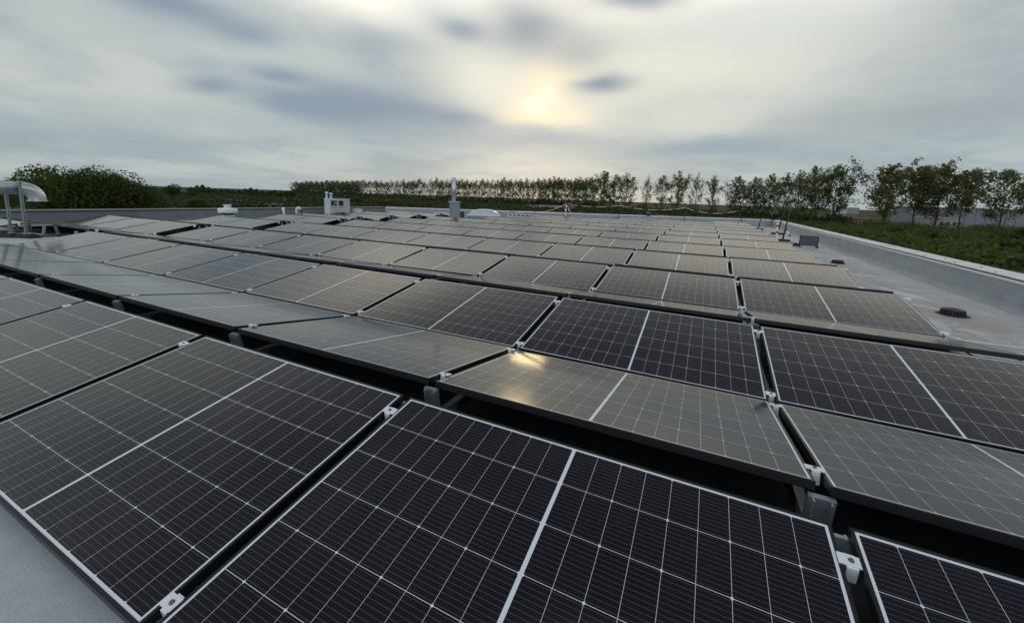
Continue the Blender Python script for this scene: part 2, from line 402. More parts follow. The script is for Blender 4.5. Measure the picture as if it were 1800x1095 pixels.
def panel(x, ridge_y, side, label, group, near=False, clamp=True, run=RUN, wscale=1.0, ridge_gap=RG):
    """side 'A' slopes up away from the camera, 'B' slopes down away from it; x is the middle"""
    sgn = 1 if side == 'A' else -1
    tilt = math.atan2(HR, run)
    yc = ridge_y - sgn*(ridge_gap/2 + run/2); zc = ZV+HR/2
    t = thing('solar_panel', label, 'solar panel', (x, yc, zc), 0, group)
    # every panel sits a hair differently on its rails
    M = Matrix.Rotation(0 if side == 'A' else math.pi, 4, 'Z') @ Matrix.Rotation(tilt+rad(random.gauss(0, .22)), 4, 'X') @ Matrix.Rotation(rad(random.gauss(0, .16)), 4, 'Y')
    t.rotation_euler = M.to_euler()
    sc = (1, wscale, 1)
    for nm, me in (('frame', ME_F), ('cell_sheet', ME_G)):
        c = link(nm, me, t); c.scale = sc
    if clamp:
        s = sgn
        for yy in (PW*wscale/2-.125, -PW*wscale/2+.075):
            c = link('clamp', ME_C[s], t); c.location = (0, yy, 0)
            if near: link('bolt', ME_B[s], c)
    return t
MAIN = 'solar panels of the main field'
def row_word(j, side):
    fac = 'facing the camera' if side == 'A' else 'facing away'
    return fac, ORD[j]
rows = [(0, 'A', -7), (0, 'B', -7)]
for j in range(1, 12):
    rows.append((j, 'A', {7: -6, 8: -6, 9: -6, 10: -3, 11: 0}.get(j, -7)))
    if j < 11: rows.append((j, 'B', {7: -6, 8: -6, 9: -4, 10: -1}.get(j, -7)))
for j, side, k0 in rows:
    for k in range(k0, 1):
        fac, o = row_word(j, side)
        lab = 'solar panel %s, %s from the right, %s ridge from the front' % (fac, ORD[-k], o)
        panel((k+.5)*PX, j*P, side, lab, MAIN, near=(j <= 1 or (j == 1)))
XS = -12.85                                        # left side of the slit
for j in range(1, 5):
    for side in 'AB':
        for k in range(3 if j < 3 else 2):
            x = XS-PX*(k+.5)
            if j == 1 and side == 'A':
                if k > 0: continue
                x = -15.62-PX*.5
            fac, o = row_word(j, side)
            panel(x, j*P, side, 'solar panel left of the slit %s, %s from the slit, %s ridge' % (fac, ORD[k], o), 'solar panels left of the slit')
for i in range(5):
    for side in 'AB':
        for k in range(2):
            if i == 4 and (k == 1 or side == 'B'): continue
            fac = 'facing the camera' if side == 'A' else 'facing away'
            panel(-13.5-PX*(k+.5), 11.0+1.95*i, side, 'solar panel %s behind the pale cabinet, %s from the right, %s ridge there' % (fac, ORD[k], ORD[i]),
                  'solar panels in the far left corner', run=.86, wscale=.79)

# supports under the ridges: two leaning profiles on a base rail ----------------
def stand_parts(t, y_half=P/2):
    l = MB()
    for s in (-1, 1):
        p = MB().bar((0, s*.13, .045), (0, s*.095, ZV+HR-.045), .085, .022, Vector((0, 1, 0)))
        p.bar((-.028, s*.118, .05), (-.028, s*.085, ZV+HR-.05), .008, .034, Vector((0, 1, 0)))
        p.bar((.028, s*.118, .05), (.028, s*.085, ZV+HR-.05), .008, .034, Vector((0, 1, 0)))
        p.build('leg', ALUD, t)
    MB().box(-.022, .022, -.32, .32, .018, .05).build('base_rail', ALUD, t)
    MB().box(-.09, .09, -.34, .34, .001, .017).build('rubber_mat', RUB, t)
def copy_tree(o, parent=None):
    c = o.copy(); COL.objects.link(c)
    if parent: c.parent = parent
    for ch in o.children: copy_tree(ch, c)
    return c
SG = 'ridge supports under the solar panels'
proto = thing('ridge_support', 'x', 'support', (0, 0, 0), 0, SG); stand_parts(proto)
spots = []
for j in range(0, 2):
    for k in range(-7, 2): spots.append((k*PX, j*P, 'grey twin leg support under the %s ridge, at the %s panel joint from the right' % (ORD[j], ORD[1-k])))
for j in range(2, 11):
    spots.append((PX-.03, j*P, 'grey twin leg support at the right end of the %s ridge' % ORD[j]))
for j in range(2, 7): spots.append((-7*PX+.04, j*P, 'grey twin leg support of the main field beside the slit under the %s ridge' % ORD[j]))
for j in range(1, 5): spots.append((XS-.05, j*P, 'grey twin leg support left of the slit under the %s ridge' % ORD[j]))
spots.append((XS-PX, P, 'grey twin leg support standing free on the pale roof right of the duct stand'))
spots.append((XS-2*PX+.1, P, 'grey twin leg support just behind the duct stand'))
for i in range(5): spots.append((-13.55, 11.0+1.95*i, 'grey twin leg support at the open end of the %s ridge behind the white cabinet' % ORD[i]))
for n, (x, y, lab) in enumerate(spots):
    o = proto if n == 0 else copy_tree(proto)
    o.location = (x, y, 0); o['label'] = lab
# long base rails lying across the roof in the panel joints
RLG = 'base rails in the joints between panels'
rm = MB(); rm.box(-.02, .02, -1.0, 26.0, .0515, .075)
for k in range(-7, 2):
    y0, y1 = -1.17, {1: 26.2, 0: 26.2}.get(k, 23 if k > -4 else 21 if k > -7 else 15.5)
    r = MB().box(-.02, .02, y0, y1, .0515, .066)
    for q in range(int((y1-y0)/2.4)): r.box(-.06, .06, y0+.06+q*P, y0+.30+q*P, .001, .0505)
    o = r.build('base_rail', ALUD); o.location.x = k*PX
    tag(o, 'grey base rail on the roof in the %s panel joint counted from the right end' % ORD[1-k], 'rail', RLG)
# loose aluminium rail end sticking out of the first valley on the right
o = MB().box(-.25, .25, -.02, .02, .07, .09).build('rail_end', ALU); o.location = (PX+.27, P*1.5-.02, 0)
tag(o, 'short aluminium rail end sticking out from the second valley towards the parapet', 'rail')
# black string cables lying in the ridge gaps
for j, (xa, xb) in ((0, (-9, 1.6)), (1, (-12, 1.6))):
    pts = []; x = xa
    while x < xb:
        pts.append((x, j*P+.05*math.sin(x*2.3)+.03*math.sin(x*5.1), .06+.05*abs(math.sin(x*1.8)))); x += .2
    tag(MB().tube(pts, .006, 6).build('cable', RUB, smooth=True), 'black cable lying in the gap of the %s ridge' % ORD[j], 'cable')

# ------------------------------------------------------------------ things on the roof
GALV = mat('galvanised sheet', (.55, .60, .63), .33, .7, var=.10, vscale=7)
WHITEP = mat('white painted sheet', (.72, .74, .74), .45, var=.05, vscale=5)
GREYP = mat('grey cabinet paint', (.50, .54, .55), .5, var=.06, vscale=5)
BLACKP = mat('black plastic', (.015, .015, .016), .55, var=.2, vscale=12)
INSIDE = mat('dark inside of opening', (.02, .022, .024), .8)
# ventilation duct with elbow on two perforated struts
t = thing('ventilation_duct', 'galvanised air duct with a downturned elbow at the left edge', 'duct', (-14.7, 2.05, 1.12))
r = .145
o = MB().tube([(0, -6, 0), (0, -.02, 0)], r, 28)
for yy in (-1.2, -2.4): o.tube([(0, yy-.02, 0), (0, yy+.02, 0)], r+.008, 28)
o.build('pipe', GALV, t, True)
bpts = []; BR = .23
for i in range(13):
    a = math.pi/2*i/12; bpts.append((0, BR*math.sin(a), -BR+BR*math.cos(a)))
bpts.append((0, BR, -BR-.05))
MB().tube(bpts, r+.004, 28, cap=False).build('elbow', GALV, t, True)
MB().lathe([(r+.004, 0), (r+.03, .0), (r+.03, .018), (r+.004, .018)], (0, BR, -BR-.06), 28).build('flange', GALV, t)
MB().tube([(0, -.05, 0), (0, .0, 0)], r+.012, 28).build('collar', GALV, t, True)
for (x, y, top, lab) in ((-14.52, 1.99, 1.30, 'slotted steel strut in front of the air duct'), (-14.90, 1.86, .97, 'shorter slotted steel strut under the air duct')):
    t = thing('duct_strut', lab, 'strut', (x, y, .1), 0, 'struts carrying the air duct')
    o = MB(); o.box(-.024, -.020, -.024, .024, 0, top-.1)
    o.box(-.020, .024, -.024, -.020, 0, top-.1); o.box(-.020, .024, .020, .024, 0, top-.1)
    o.build('channel', GALV, t)
    s = MB()
    for q in range(int((top-.1)/.06)): s.box(.0245, .0255, -.008, .008, .03+q*.06, .062+q*.06); s.box(-.008, .008, -.0255, -.0245, .03+q*.06, .062+q*.06)
    s.build('slot', INSIDE, t)['kind'] = 'stuff'
    MB().box(-.06, .06, -.05, .05, -.006, .004).build('foot_plate', GALV, t)
tag(MB().box(-.02, .02, -.12, .16, 0, .04).build('cross_bar', GALV), 'galvanised cross bar between the duct struts', 'bar').location = (-14.7, 1.9, .98)
for x, y, rz, lab in ((-14.50, 2.0, .35, 'black rubber block under the front duct strut'), (-14.93, 1.78, .5, 'black rubber block under the rear duct strut')):
    o = MB(); o.add([(-.24, -.13, 0), (.24, -.13, 0), (.24, .13, 0), (-.24, .13, 0), (-.15, -.07, .093), (.15, -.07, .093), (.15, .07, .093), (-.15, .07, .093)],
                    [(0, 3, 2, 1), (4, 5, 6, 7), (0, 1, 5, 4), (1, 2, 6, 5), (2, 3, 7, 6), (3, 0, 4, 7)])
    o = bevel(o.build('rubber_block', RUB), .02); o.location = (x, y, .001); o.rotation_euler.z = rz
    tag(o, lab, 'block', 'rubber blocks under the duct struts')
# mushroom roof fan
t = thing('roof_fan', 'round white mushroom roof fan in front of the left parapet', 'roof fan', (-17.25, 7.95, 0)); t.scale = (.72, .72, .93)
MB().lathe([(.30, 0), (.30, .25), (.26, .26), (.26, .36)], n=32).build('base', WHITEP, t, True)
MB().lathe([(.26, .36), (.43, .36), (.455, .40), (.455, .50), (.43, .545), (.30, .56), (.16, .565)], n=32).build('hood', WHITEP, t, True)
MB().lathe([(.165, .56), (.165, .66), (.20, .665), (.20, .69), (.0001, .70)], n=28).build('motor_cap', WHITEP, t, True)
MB().lathe([(.285, .275), (.285, .345)], n=32).build('vent_mesh', INSIDE, t)
# goose neck cable entries
for (x, y, hh, rz, lab) in ((-17.35, 10.35, .50, 2.7, 'left one of two white gooseneck pipes with a cable bundle'), (-17.35, 10.98, .52, .4, 'right one of two white gooseneck pipes beside the cabinet')):
    t = thing('gooseneck_pipe', lab, 'pipe', (x, y, 0), rz, 'gooseneck cable entries')
    pts = [(0, 0, 0), (0, 0, hh-.12)]+[(.10-.10*math.cos(a), 0, hh-.12+.10*math.sin(a)) for a in (.4, .8, 1.2, 1.6, 2.0, 2.4, 2.8)]
    MB().tube(pts, .052, 14).build('pipe', WHITEP, t, True)
    MB().lathe([(.14, .001), (.12, .02), (.06, .05)], n=18).build('flashing', RUB, t, True)
    MB().tube([(.2, 0, hh-.10), (.23, .03, hh-.22), (.30, .08, .16), (.42, .16, .02), (.6, .2, .01)], .026, 8).build('cable', RUB, t, True)
# cabinet with two openings, and two flues behind it
t = thing('equipment_cabinet', 'pale grey metal cabinet with two dark openings near the left parapet', 'cabinet', (-17.55, 13.45, 0))
cw, cd_, ch = 1.26, .40, .90
o = MB().box(-cd_/2, cd_/2, -cw/2, cw/2, .08, ch); bevel(o.build('body', GREYP, t), .012)
MB().box(-cd_/2-.02, cd_/2+.02, -cw/2-.02, cw/2+.02, ch+.001, ch+.03).build('lid', WHITEP, t)
for y0, y1 in ((-.58, -.20), (-.11, .20)):
    f = MB().box(cd_/2+.001, cd_/2+.012, y0, y1, .58, .84).build('opening', INSIDE, t)
    fr = MB()
    fr.box(cd_/2+.001, cd_/2+.02, y0-.02, y0, .56, .86); fr.box(cd_/2+.001, cd_/2+.02, y1, y1+.02, .56, .86)
    fr.box(cd_/2+.001, cd_/2+.02, y0, y1, .56, .58); fr.box(cd_/2+.001, cd_/2+.02, y0, y1, .84, .86)
    fr.build('frame', WHITEP, f)
MB().tube([(cd_/2+.03, -.31+.08*math.cos(a), .64+.12*math.sin(a)) for a in [i*.5 for i in range(13)]], .022, 8).build('hose', GREYP, t, True)
MB().box(cd_/2+.001, cd_/2+.02, .0, .12, .50, .525).build('handle', INSIDE, t); MB().box(cd_/2+.001, cd_/2+.008, -.05, .2, .16, .19).build('handle', INSIDE, t)
MB().box(-cd_/2+.05, cd_/2-.05, -cw/2+.05, cw/2-.05, .001, .079).build('plinth', RUB, t)
for y, top, lab in ((13.28, 1.24, 'left thin steel flue rising behind the pale cabinet'), (13.54, 1.19, 'right thin steel flue rising behind the pale cabinet')):
    t = thing('flue_pipe', lab, 'flue', (-18.1, y, 0), 0, 'flues behind the cabinet')
    MB().tube([(0, 0, 0), (0, 0, top)], .055, 14).build('pipe', GALV, t, True)
    MB().lathe([(.075, top-.06), (.075, top+.02), (.0001, top+.03)], n=16).build('cap', GALV, t, True)
t = thing('junction_box', 'small pale box right of the cabinet', 'box', (-17.5, 14.75, 0))
bevel(MB().box(-.15, .15, -.21, .21, .12, .42).build('body', GREYP, t), .01)
MB().box(-.03, .03, -.17, -.13, .001, .119).build('leg', ALUD, t); MB().box(-.03, .03, .13, .17, .001, .119).build('leg', ALUD, t)
MB().box(.151, .157, -.17, .17, .16, .38).build('door', WHITEP, t)
tag(bevel(MB().box(-.12, .12, -.2, .2, .001, .34).build('vent_box', BLACKP), .03), 'small black vent by the far parapet left of the chimney', 'vent').location = (-13.9, 19.4, 0)
# chimney
t = thing('chimney', 'tall grey flue pipe on a square sheet metal base', 'chimney', (-12.36, 16.4, 0), .35)
bevel(MB().box(-.235, .235, -.235, .235, .02, .95).build('base', mat('grey sheet metal', (.26, .29, .30), .5, .4, var=.12, vscale=6), t), .01)
sx = MB()
for q in range(-3, 4): sx.box(q*.066-.005, q*.066+.005, -.241, -.236, .05, .93)
sx.build('seam', mat('grey sheet metal'), t)
MB().box(-.285, .285, -.285, .285, .951, .985).build('cap_plate', GALV, t)
MB().tube([(-.06, 0, .986), (-.06, 0, 2.2)], .105, 22).build('flue', GALV, t, True)
MB().lathe([(.112, 1.5), (.112, 1.54)], (-.06, 0, 0), 22).build('band', ALUD, t)
MB().tube([(-.16, -.02, 1.28), (-.27, -.03, 1.28), (-.29, -.03, 1.35), (-.29, -.03, 1.45)], .035, 10).build('side_pipe', BLACKP, t, True)
# skylight dome
t = thing('skylight_dome', 'white translucent dome skylight right of the chimney', 'skylight', (-12.35, 19.55, 0), .45); t.scale = (.9, .9, .92)
o = MB(); n = 20; R = 1.0; vs = []; fs = []
for i in range(n+1):
    for k in range(n+1):
        a, b_ = -1+2*i/n, -1+2*k/n
        z = .34*((1-abs(a)**2.4)*(1-abs(b_)**2.4))**.62
        vs.append((a*R, b_*R, .27+z))
for i in range(n):
    for k in range(n): fs.append((i*(n+1)+k, (i+1)*(n+1)+k, (i+1)*(n+1)+k+1, i*(n+1)+k+1))
DOME = mat('opal acrylic', (.42, .47, .53), .3, var=.03)
o.add(vs, fs); o.build('dome', DOME, t, True)
bevel(MB().box(-1.06, 1.06, -1.06, 1.06, .20, .27).build('rim', WHITEP, t), .012)
MB().box(-1.0, 1.0, -1.0, 1.0, .001, .199).build('kerb', mat('grey sheet metal'), t)
# ballast stones and clips at open row ends (small white bits in the dark ends)
BAL = mat('pale concrete', (.46, .46, .44), .85, var=.15, vscale=10, bump=.3)
bal = None
for n_, (x, y) in enumerate([(-12.55, 12.6), (-12.45, 12.95), (-12.6, 14.9), (-12.5, 15.2), (-11.1, 16.6), (-11.3, 17.3), (-11.0, 18.3), (-11.2, 18.8), (-12.6, 10.4), (-12.62, 8.0)]):
    if bal is None:
        bal = bevel(MB().box(-.1, .1, -.16, .16, 0, .08).build('ballast_block', BAL), .01); o = bal
    else: o = bal.copy(); COL.objects.link(o)
    o.location = (x, y, .001); o.rotation_euler.z = n_*.7
    tag(o, 'pale concrete ballast block in the slit, %s from the front' % ORD[[9, 8, 0, 1, 2, 3, 4, 5, 6, 7].index(n_)] if False else 'pale concrete ballast block lying at an open row end in the slit', 'ballast block', 'ballast blocks in the slit')
# low guard rail right of the dome
t = thing('row_end_rail', 'low dark rail with white clips right of the skylight', 'rail', (-10.7, 20.85, 0), .45)
MB().box(-.75, .75, -.02, .02, .22, .26).build('rail', BLACKP, t); MB().box(-.75, .75, .03, .05, .30, .33).build('rail', GALV, t)
for q in range(6): MB().box(-.68+q*.26, -.60+q*.26, -.05, -.021, .12, .30).build('clip', WHITEP, t)
for q in (-.7, 0, .7): MB().box(q-.02, q+.02, -.019, .029, .001, .219).build('leg', BLACKP, t)
# combiner plate on the right
t = thing('combiner_box', 'dark grey electrical board on feet by the right parapet', 'box', (2.63, 14.4, 0), -.06)
bevel(MB().box(-.24, .24, -.03, .03, .05, .36).build('board', mat('dark grey board', (.075, .078, .082), .6, var=.15, vscale=4), t), .006)
fr = MB().box(-.255, -.24, -.035, .035, .04, .37); fr.box(.24, .255, -.035, .035, .04, .37); fr.box(-.24, .24, -.035, .035, .361, .373); fr.build('frame', BLACKP, t)
for s in (-1, 1): MB().box(s*.235-.025, s*.235+.025, -.16, .16, .001, .039).build('foot', BLACKP, t)
t = thing('cable_box', 'small black box beside the dark grey board', 'box', (2.27, 14.75, 0), .1)
bevel(MB().box(-.14, .14, -.1, .1, .001, .09).build('body', BLACKP, t), .015); MB().tube([(.14, 0, .05), (.2, .02, .04), (.27, -.05, .03)], .014, 8).build('cable', BLACKP, t, True)
# roof drain guards
def drain(x, y, sc, lab):
    t = thing('roof_drain', lab, 'roof drain', (x, y, 0), 0, 'black leaf guards over the roof drains'); t.scale = (sc, sc, sc*.68)
    MB().lathe([(.165, .001), (.165, .012), (.135, .016)], n=32).build('flange', BLACKP, t, True)
    d = MB()
    for k in range(26):
        a = 2*math.pi*k/26; ca_, sa_ = math.cos(a), math.sin(a)
        d.bar((ca_*.128, sa_*.128, .012), (ca_*.108, sa_*.108, .10), .014, .012)
    d.lathe([(.10, .013), (.092, .095)], n=26)
    d.build('basket', BLACKP, t)
    MB().lathe([(.116, .094), (.118, .108), (.10, .118), (.055, .116), (.05, .106), (.0001, .104)], n=32).build('lid', BLACKP, t, True)
drain(2.46, 5.3, .95, 'nearer black roof drain guard on the stained roof strip')
drain(2.45, 10.3, .95, 'farther black roof drain guard near the dark board')
# fence posts, striped boards and barrier tape ----------------------------------
def make_stripe(name, per):
    m = bpy.data.materials.new(name); m.use_nodes = True
    t = NT(m.node_tree); b = t.n['Principled BSDF']; b.inputs['Roughness'].default_value = .5
    x, y, _ = t.sep(t.node('ShaderNodeUVMap').outputs[0])
    f = t.m('GREATER_THAN', t.m('FRACT', t.m('DIVIDE', x, per)), .62)
    t.put(b.inputs['Base Color'], t.mix(f, (.74, .72, .70), (.50, .06, .07))); return m
STRIPE, TAPE = make_stripe('red and white stripes', .26), make_stripe('red and white tape', .9)
def ribbon(name, pts, wd, m, parent=None, th=.0):
    pts = [Vector(p) for p in pts]; vs = []; fs = []; us = []; L = 0
    for i, p in enumerate(pts):
        if i: L += (p-pts[i-1]).length
        d = (pts[min(i+1, len(pts)-1)]-pts[max(i-1, 0)]).normalized()
        a = Vector((0, 0, 1)) if abs(d.z) < .7 else d.cross(Vector((0, 1, 0))).normalized()
        b_ = d.cross(a).normalized()*max(th, .004)
        for q in (p-a*wd/2-b_, p+a*wd/2-b_, p+a*wd/2+b_, p-a*wd/2+b_): vs.append(q); us.append(L)
    for i in range(len(pts)-1):
        for k in range(4): fs.append((i*4+k, i*4+(k+1) % 4, i*4+4+(k+1) % 4, i*4+4+k))
    fs += [(3, 2, 1, 0), tuple(len(vs)-4+k for k in range(4))]
    me = bpy.data.meshes.new(name); me.from_pydata(vs, [], fs); me.materials.append(m)
    ul = me.uv_layers.new(name='UVMap')
    for lp in me.loops: ul.data[lp.index].uv = (us[lp.vertex_index], 0)
    return link(name, me, parent)
def sag(a, b, s, n=14):
    a, b = Vector(a), Vector(b)
    return [a.lerp(b, i/n)+Vector((0, 0, -s*4*(i/n)*(1-i/n))) for i in range(n+1)]
def post(x, y, top, lean, lab, foot=True, thick=.03):
    t = thing('barrier_post', lab, 'post', (x, y, 0), 0, 'posts of the edge barrier')
    MB().tube([(0, 0, .03), (lean[0], lean[1], top)], [thick, thick*.8], 10).build('pole', BLACKP, t, True)
    if foot: bevel(MB().box(-.24, .24, -.13, .13, .001, .075).build('foot', RUB, t), .02)
    MB().lathe([(thick*.9, top), (thick*.5, top+.015), (.0001, top+.02)], (lean[0], lean[1], 0), 10).build('cap', BLACKP, t, True)
post(2.62, 20.8, 1.45, (.24, 0), 'taller dark leaning post with a rubber foot by the right parapet')
post(2.22, 16.5, 1.12, (.12, 0), 'dark leaning post beside the dark grey board', thick=.028)
post(2.16, 24.0, .64, (.08, 0), 'short dark leaning post near the far right corner')
post(-5.33, 24.05, 1.03, (0, 0), 'thin post at the middle of the far parapet', thick=.02)
post(-1.65, 25.85, 1.03, (0, 0), 'thin post at the far parapet right of the middle', thick=.02)
post(1.66, 27.4, .97, (-.26, 0), 'leaning post at the far right end of the panels', thick=.028)
tag(ribbon('striped_board', [(2.62, 17.05, .02), (2.50, 17.02, .22), (2.37, 17.0, .44)], .075, STRIPE, th=.012), 'red and white striped board leaning beside the dark post', 'board')
tag(ribbon('striped_board', [(2.26, 18.2, .02), (2.25, 18.2, .28), (2.23, 18.2, .62)], .085, STRIPE, th=.012), 'upright red and white striped board between two dark posts', 'board')
t = thing('barrier_trestle', 'red topped barrier trestle with striped legs at the far edge', 'barrier', (-8.29, 22.55, 0))
RED = mat('red plastic', (.42, .05, .07), .5)
MB().tube([(0, 0, .74), (-.01, 0, 1.10)], [.075, .055], 12).build('head', RED, t, True)
ribbon('leg', [(.02, 0, .95), (.27, .1, .5), (.53, .2, .02)], .06, STRIPE, t, .014)
ribbon('leg', [(-.02, 0, .95), (-.1, .2, .5), (-.16, .3, .02)], .06, STRIPE, t, .014)
ribbon('leg', [(.03, -.03, .95), (.08, -.2, .5), (.12, -.3, .02)], .06, STRIPE, t, .014)
ribbon('rail', [(-.02, 0, .98), (-.35, -.13, .82), (-.68, -.26, .66)], .055, STRIPE, t, .012)
TP = 'barrier tape along the roof edge'
tag(ribbon('barrier_tape', sag((-8.2, 22.6, 1.02), (-5.33, 24.05, 1.02), .13), .028, TAPE), 'red and white tape sagging from the trestle to the middle post', 'tape', TP)
tag(ribbon('barrier_tape', sag((-5.33, 24.05, 1.02), (-1.65, 25.85, 1.02), .20), .028, TAPE), 'red and white tape sagging between the two thin far posts', 'tape', TP)
tag(ribbon('barrier_tape', sag((-1.65, 25.85, 1.02), (1.40, 27.4, .96), .26), .028, TAPE), 'red and white tape sagging from the far thin post to the leaning end post', 'tape', TP)
tag(ribbon('barrier_tape', sag((-8.97, 22.3, .64), (-11.5, 21.1, .46), .12), .028, TAPE), 'loose tape trailing left from the trestle towards the skylight', 'tape', TP)

# ------------------------------------------------------------------ beyond the roof
def at(u, depth, z=GZ, v=360):
    """point of the ground under photo column u at a given depth along the view axis"""
    d = FW + R_*((u-900)/FPX) - U_*((v-450.5)/FPX)
    d2 = Vector((d.x, d.y)); f2 = Vector((FW.x, FW.y))
    k = depth/ d2.dot(f2.normalized())
    return Vector((CAM.x+d.x*k, CAM.y+d.y*k, z))
def ztop(u, v, depth):
    d = FW + R_*((u-900)/FPX) - U_*((v-450.5)/FPX)
    k = depth/Vector((d.x, d.y)).dot(Vector((FW.x, FW.y)).normalized())
    return CAM.z+d.z*k
def leafmat(name, col, tr=.25):
    if name in MATS: return MATS[name]
    m = bpy.data.materials.new(name); m.use_nodes = True
    t = NT(m.node_tree); b = t.n['Principled BSDF']; b.inputs['Roughness'].default_value = .7; b.inputs['Specular IOR Level'].default_value = .25
    oi = t.node('ShaderNodeObjectInfo'); g = t.node('ShaderNodeNewGeometry')
    n = t.noise(g.outputs['Position'], .35, 3.0, .6).outputs['Fac']
    wn = t.node('ShaderNodeTexWhiteNoise', noise_dimensions='1D')
    c = t.mix(t.ramp(n, .35, .68), tuple(x*.62 for x in col), (col[0]*1.5, col[1]*1.4, col[2]*1.1))
    c = t.mix(t.m('MULTIPLY', oi.outputs['Random'], .5), c, (col[0]*1.25, col[1]*1.0, col[2]*.8))
    c = t.mix(t.m('MULTIPLY', g.outputs['Random Per Island'], .55), c, (col[0]*.55, col[1]*.6, col[2]*.6))
    t.put(b.inputs['Base Color'], c)
    td = t.node('ShaderNodeBsdfTranslucent'); t.put(td.inputs['Color'], c)
    mx = t.node('ShaderNodeMixShader'); mx.inputs[0].default_value = tr
    t.l.new(b.outputs[0], mx.inputs[1]); t.l.new(td.outputs[0], mx.inputs[2]); t.l.new(mx.outputs[0], t.n['Material Output'].inputs[0])
    MATS[name] = m
    return m
BARK = mat('grey brown bark', (.055, .047, .038), .9, var=.3, vscale=3)
def leaf(o, p, s, rnd):
    a = Vector((rnd.gauss(0, 1), rnd.gauss(0, 1), rnd.gauss(0, .8))).normalized()
    b = a.cross(Vector((rnd.gauss(0, 1), rnd.gauss(0, 1), rnd.gauss(0, 1)))).normalized()
    l = s*rnd.uniform(.7, 1.4); wd = l*rnd.uniform(.45, .7)
    o.add([p-a*l/2, p+b*wd/2-a*l*.05, p+a*l/2, p-b*wd/2-a*l*.05], [(0, 1, 2, 3)])
def poplar_meshes(seed, H, Wd, nleaf, dens, m, ls=.75, bare=.08):
    rnd = random.Random(seed); tr = MB(); cr_ = MB()
    pts = []; x = y = 0
    for i in range(9):
        pts.append(Vector((x, y, H*.97*i/8))); x += rnd.gauss(0, .02)*H*.12; y += rnd.gauss(0, .02)*H*.12
    tr.tube(pts, [max(.05, H*.013*(1-i/8.6)) for i in range(9)], 7)
    nl = 34; ends = []
    for k in range(nl):
        f = bare+(1-bare)*(k+.5)/nl
        i = min(7, int(f*8)); p0 = pts[i].lerp(pts[i+1], f*8-i)
        prof = (math.sin(min(1, (f-bare)/(1-bare)*1.02+.10)**.8*math.pi))**.6
        ln = Wd*.5*max(.22, prof)*rnd.uniform(.75, 1.25); a = k*2.4+rnd.uniform(-.5, .5)
        rise = rnd.uniform(.7, 1.35)
        p1 = p0+Vector((math.cos(a)*ln*.55, math.sin(a)*ln*.55, ln*.45*rise)); p2 = p0+Vector((math.cos(a)*ln, math.sin(a)*ln, ln*1.05*rise))
        p2.z = min(p2.z, H)
        tr.tube([p0, p1, p2], [H*.0042*(1.1-f*.6), H*.0026, H*.0009], 4, cap=False)
        dn = rnd.choice(dens)
        ends.append((p0, p1, p2, ln, dn))
        for q in range(4):
            s_ = rnd.uniform(.3, 1); b0 = p0.lerp(p1, s_*2) if s_ < .5 else p1.lerp(p2, s_*2-1)
            e = b0+Vector((rnd.gauss(0, 1), rnd.gauss(0, 1), abs(rnd.gauss(.7, .6))))*ln*.28
            tr.tube([b0, e], [H*.0012, H*.0005], 3, cap=False); ends.append((b0, b0.lerp(e, .6), e, ln*.5, dn))
    tot = sum(e[3]*e[4] for e in ends)
    for p0, p1, p2, ln, dn in ends:
        for q in range(int(nleaf*ln*dn/tot)):
            s_ = rnd.uniform(.25, 1.05); c = p0.lerp(p1, s_*2) if s_ < .5 else p1.lerp(p2, s_*2-1)
            sp = .10*ln+.28
            leaf(cr_, c+Vector((rnd.gauss(0, sp), rnd.gauss(0, sp), rnd.gauss(0, sp))), ls, rnd)
    return tr.mesh('trunk', BARK), cr_.mesh('crown', m)
def bush_meshes(seed, H, Wd, nleaf, m, ls=.5, lobes=9, flat=1.0, stem=True):
    rnd = random.Random(seed); tr = MB(); cr_ = MB(); L = []
    for k in range(lobes):
        a = rnd.uniform(0, 6.28); r_ = Wd*.34*math.sqrt(rnd.random()); z = H*rnd.uniform(.35, .74)
        c = Vector((math.cos(a)*r_, math.sin(a)*r_, z*(1-.25*(r_/(Wd*.34))**2))); R = Vector((Wd*.24, Wd*.24, H*.26))*rnd.uniform(.75, 1.2)
        L.append((c, R)); tr.tube([(c.x*.15, c.y*.15, 0), (c.x*.6, c.y*.6, z*.5), c], [H*.018, H*.012, H*.004], 5, cap=False)
    for k in range(nleaf):
        c, R = rnd.choice(L); d = Vector((rnd.gauss(0, 1), rnd.gauss(0, 1), rnd.gauss(0, 1))).normalized()
        rr = rnd.uniform(.55, 1.08)**.6
        p = c+Vector((d.x*R.x, d.y*R.y, d.z*R.z))*rr
        if p.z < .02*H: p.z = rnd.uniform(.02, .2)*H
        leaf(cr_, p, ls, rnd)
    return tr.mesh('trunk', BARK), cr_.mesh('crown', m)
POPL = leafmat('poplar leaves', (.160, .195, .080), .55); DLEAF = leafmat('dark hedge leaves', (.078, .118, .036), .45)
GLEAF = leafmat('mid green leaves', (.105, .145, .036), .5); YLEAF = leafmat('yellow green leaves', (.125, .115, .022), .3)
def plant(name, meshes, loc, sc, rz, label, cat, group):
    t = thing(name, label, cat, loc, rz, group); t.scale = sc if hasattr(sc, '__len__') else (sc,)*3
    link('trunk', meshes[0], t); link('crown', meshes[1], t)
    return t
rnd = random.Random(3)
WLEAF = leafmat('dark woodland leaves', (.050, .068, .030), .3)
PV = [poplar_meshes(11, 28, 14.5, 3300, (.5, 1, 1.6), POPL, .8), poplar_meshes(12, 28, 13, 2500, (.3, .8, 1.5), POPL, .8),
      poplar_meshes(13, 28, 15.5, 4200, (.6, 1.2, 2), POPL, .85), poplar_meshes(14, 28, 11, 1700, (.2, .7, 1.2), POPL, .75)]
